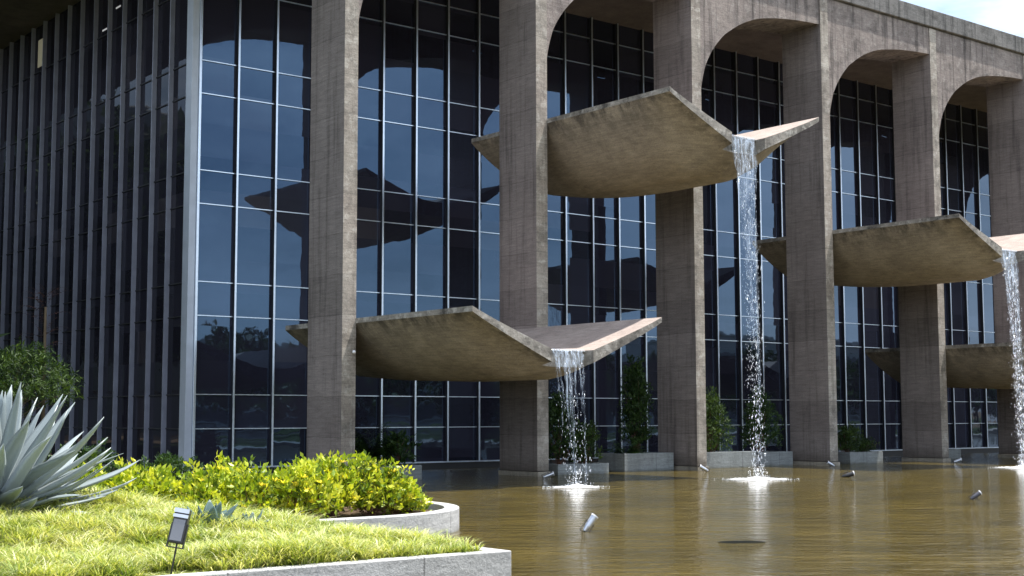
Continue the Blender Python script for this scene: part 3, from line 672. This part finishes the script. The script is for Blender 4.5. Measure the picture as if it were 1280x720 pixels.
# ---------------------------------------------------------------- garden spotlight on a stake
t = thing('garden_spotlight', (6.12, -22.06, .24), 'boxy black spotlight on a thin stake in the grass', 'spotlight', None, (0, 0, R(-42)))
link('stake', MB().tube((-.09, 0, -.2), (0, 0, .30), .012, .011).me('stake', M_BLACK), t)
hs = MB(); hs.box(-.085, .085, -.05, .055, -.20, .20)
hb = link('housing', hs.me('housing', M_BLACK), t, (.03, 0, .50), (R(-14), R(9), 0)); bevel(hb, .015, 3)
m, n_, b, o_ = mat('lamp_glass'); b.inputs['Base Color'].default_value = (.18, .18, .19, 1); b.inputs['Roughness'].default_value = .05; b.inputs['Metallic'].default_value = .7; M_LENS = m
link('glass', MB().box(-.068, .068, -.058, -.049, -.175, .07).me('glass', M_LENS), hb)
link('visor', MB().box(-.088, .088, -.066, -.0505, .09, .128).box(-.088, .088, -.066, -.0505, .145, .195).me('visor', M_STEEL), hb)
link('bracket', MB().box(-.10, -.088, -.02, .02, -.24, .03).box(.088, .10, -.02, .02, -.24, .03).box(-.10, .10, -.02, .02, -.252, -.241).me('bracket', M_BLACK), hb)

# ---------------------------------------------------------------- pool spotlights
def pool_light():
    t = bpy.data.objects.new('pool_spotlight', None); C.objects.link(t)
    link('stake', MB().tube((0, 0, -.35), (0, 0, .06), .02, .02, 8).me('stake', M_BLACK), t)
    b = link('lamp_body', MB().tube((0, 0, 0), (0, 0, .12), .045, .07, 16).tube((0, 0, .12), (0, 0, .36), .07, .075, 16).me('lamp_body', M_STEEL), t, (0, 0, .02), (0, 0, 0))
    link('rim', MB().tube((0, 0, .361), (0, 0, .39), .083, .083, 18).me('rim', M_WHITE), b)
    link('bracket', MB().tube((-.10, 0, -.04), (-.10, 0, .22), .009, .009, 6).tube((.10, 0, -.04), (.10, 0, .22), .009, .009, 6).tube((-.10, 0, -.04), (.10, 0, -.04), .009, .009, 6).tube((-.10, 0, .2), (.10, 0, .2), .012, .012, 6).me('bracket', M_BLACK), b)
    link('lens', MB().tube((0, 0, .391), (0, 0, .396), .068, .068, 18).me('lens', M_LENS), b)
    return t
pl0 = pool_light()
t_ = bpy.data.objects['garden_spotlight']; t_.scale = (.88,) * 3; M_DARKLAMP = simple('dark_lamp_body', (.06, .06, .075), .4)
spots = [((15.62, -17.5, WZ), (0, R(38), R(-20)), .82, 'pale steel spotlight tilted out of the water, nearest to the camera'),
         ((28.6, -16.4, WZ), (0, R(58), R(-35)), .72, 'spotlight with a white top and dark body, out in the pool at the right'),
         ((36.1, -6.8, WZ), (0, R(75), R(-40)), 1.0, 'dark spotlight leaning right, in the water by the fourth column'),
         ((28.6, -.8, WZ), (0, R(70), R(-30)), .9, 'small spotlight in the shade left of the second column'),
         ((36.3, -.7, WZ), (0, R(60), R(150)), .9, 'small spotlight at the foot of the third column'),
         ((43.6, -.5, WZ), (0, R(60), R(150)), .8, 'small spotlight at the foot of the fourth column'),
         ((51.3, -.7, WZ), (0, R(72), R(-30)), .9, 'small bright spotlight at the foot of the fifth column')]
for i, (lc, rt, s_, lab) in enumerate(spots):
    if i == 0: o = pl0; kids = list(o.children)
    else:
        o = pl0.copy(); C.objects.link(o)
        for ch in pl0.children:
            c_ = ch.copy(); C.objects.link(c_); c_.parent = o
            for g_ in ch.children: d_ = g_.copy(); C.objects.link(d_); d_.parent = c_
    o.location = lc; o.scale = (s_,) * 3; tag(o, lab, 'spotlight', 'spotlights standing in the pool')
    for c_ in o.children:
        if c_.name.startswith('lamp_body'):
            c_.rotation_euler = rt
            if i in (1, 2): c_.data = c_.data.copy(); c_.data.materials[0] = M_DARKLAMP if i == 1 else M_BLACK
# dark stone just under the surface
v = []; f = []; n = 20
for k, (rr, zz) in enumerate(((1, -.1), (.85, -.02), (.5, .035), (.12, .055))):
    for i in range(n):
        a = 2 * math.pi * i / n; q = rr * (1 + .18 * math.sin(2 * a + 1) + .1 * math.sin(5 * a)); v.append((.52 * q * math.cos(a), .30 * q * math.sin(a), zz * .5 * (1 + .2 * math.sin(3 * a))))
for k in range(3):
    for i in range(n): f.append((k * n + i, k * n + (i + 1) % n, (k + 1) * n + (i + 1) % n, (k + 1) * n + i))
f.append(tuple(3 * n + i for i in range(n)))
o = link('flat_stone', mesh('flat_stone', v, f, simple('wet_stone', (.006, .007, .006), .9, 0, .05), True), None, (16.2, -20.5, WZ - .008), (0, 0, R(-38))); tag(o, 'dark flat stone just breaking the surface in the foreground pool', 'stone')
# small white fitting on the first column
t = thing('column_lamp', (X0 - .12, -.0, 3.72), 'tiny round white lamp on the front of the first column', 'lamp')
link('bracket', MB().tube((0, 0, 0), (0, -.07, 0), .02, .02, 8).me('bracket', M_BLACK), t)
bm_v = []; bm_f = []
for k in range(7):
    for i in range(12): a = 2 * math.pi * i / 12; e = -math.pi / 2 + math.pi * k / 6; bm_v.append((.055 * math.cos(e) * math.cos(a), -.115 + .055 * math.cos(e) * math.sin(a), .055 * math.sin(e)))
for k in range(6):
    for i in range(12): bm_f.append((k * 12 + i, k * 12 + (i + 1) % 12, (k + 1) * 12 + (i + 1) % 12, (k + 1) * 12 + i))
link('globe', mesh('globe', bm_v, bm_f, M_WHITE, True), t)

# ================================================================ what the glass reflects, across the road
M_BLDW = simple('ministry_wall', (.40, .40, .38), .8, 0, .3, .1, .5); M_BLDG = simple('ministry_glass', (.03, .05, .06), .15, 0, .6)
def slab(x, y, w_, d_, h_, lab):
    t = thing('office_building', (x, y, 0), lab, 'building')
    link('wall', MB().box(-w_ / 2, w_ / 2, -d_ / 2, d_ / 2 - .4, 0, h_).me('wall', M_BLDW), t)
    fl = int(h_ / 3.4)
    for k in range(fl):
        link('window', MB().box(-w_ / 2 + 1, w_ / 2 - 1, d_ / 2 - .39, d_ / 2 - .2, k * 3.4 + 1.2, k * 3.4 + 3.0).me('window', M_BLDG), t)
        link('sill', MB().box(-w_ / 2, w_ / 2, d_ / 2 - .38, d_ / 2 + .1, k * 3.4 + .9, k * 3.4 + 1.15).me('sill', M_BLDW), t)
    link('roof', MB().box(-w_ / 2 - .3, w_ / 2 + .3, -d_ / 2 - .3, d_ / 2 + .3, h_ + .001, h_ + .5).me('roof', M_BLDW), t)
slab(110, -125, 90, 18, 11.5, 'long pale office block across the road, seen only mirrored in the glass')
slab(215, -128, 80, 18, 16, 'taller pale office block across the road, farther to the right')
def far_tree(x, y, h_, seed, lab):
    t = thing('street_tree', (x, y, 0), lab, 'tree', 'trees across the road')
    link('trunk', MB().tube((0, 0, 0), (.1, 0, h_ * .5), .28, .16).me('trunk', M_BARK), t)
    me_, tips = bush_mesh(h_ * .48, h_ * .48, h_ * .72, 420, 8, .62, .5, M_DARKLEAF, seed); link('crown', me_, t, (0, 0, h_ * .20)); return t
proto = [far_tree(38 + 8.6 * i, -57 - 3 * (i % 2), (8.6, 7.6, 9.2, 8.1)[i], 80 + i, 'dense green tree across the lawn, mirrored in the glass') for i in range(4)]
for i in range(4, 23):
    src = proto[i % 4]; o = src.copy(); C.objects.link(o)
    o.location = (38 + 8.6 * i + random.uniform(-1.5, 1.5), -57 - random.uniform(0, 5), 0); o.rotation_euler = (0, 0, i * 1.3)
    for ch in src.children: c_ = ch.copy(); C.objects.link(c_); c_.parent = o
t = thing('office_building', (-16, 82, 0), 'unseen dark office block added for the side glass to mirror', 'building')  # added out of view so the side glass reflects something dark
link('wall', MB().box(-34, 30, .6, 14, 0, 30).me('wall', M_BLDW), t)
for k in range(8): link('window', MB().box(-34, 30, 0, .55, k * 3.7 + .4, k * 3.7 + 3.8).me('window', M_BLDG), t)

for i, (x, y, h_) in enumerate([(7.0, 9, 12), (5.5, 19, 14), (7.5, 29, 15), (9.0, 40, 16), (10.0, 52, 17), (0.0, 60, 18), (-2, 34, 16)]):
    t = thing('shade_tree', (x, y, .1), 'tall dense shade tree beside the side facade, outside the picture', 'tree', 'shade trees beside the side facade')
    link('trunk', MB().tube((0, 0, 0), (.2, 0, h_ * .5), .3, .2).me('trunk', M_BARK), t)
    me_, tips = bush_mesh(5.4, 5.4, h_ * .85, 900, 8, .8, .5, M_DARKLEAF, 120 + i); link('crown', me_, t, (0, 0, h_ * .22))
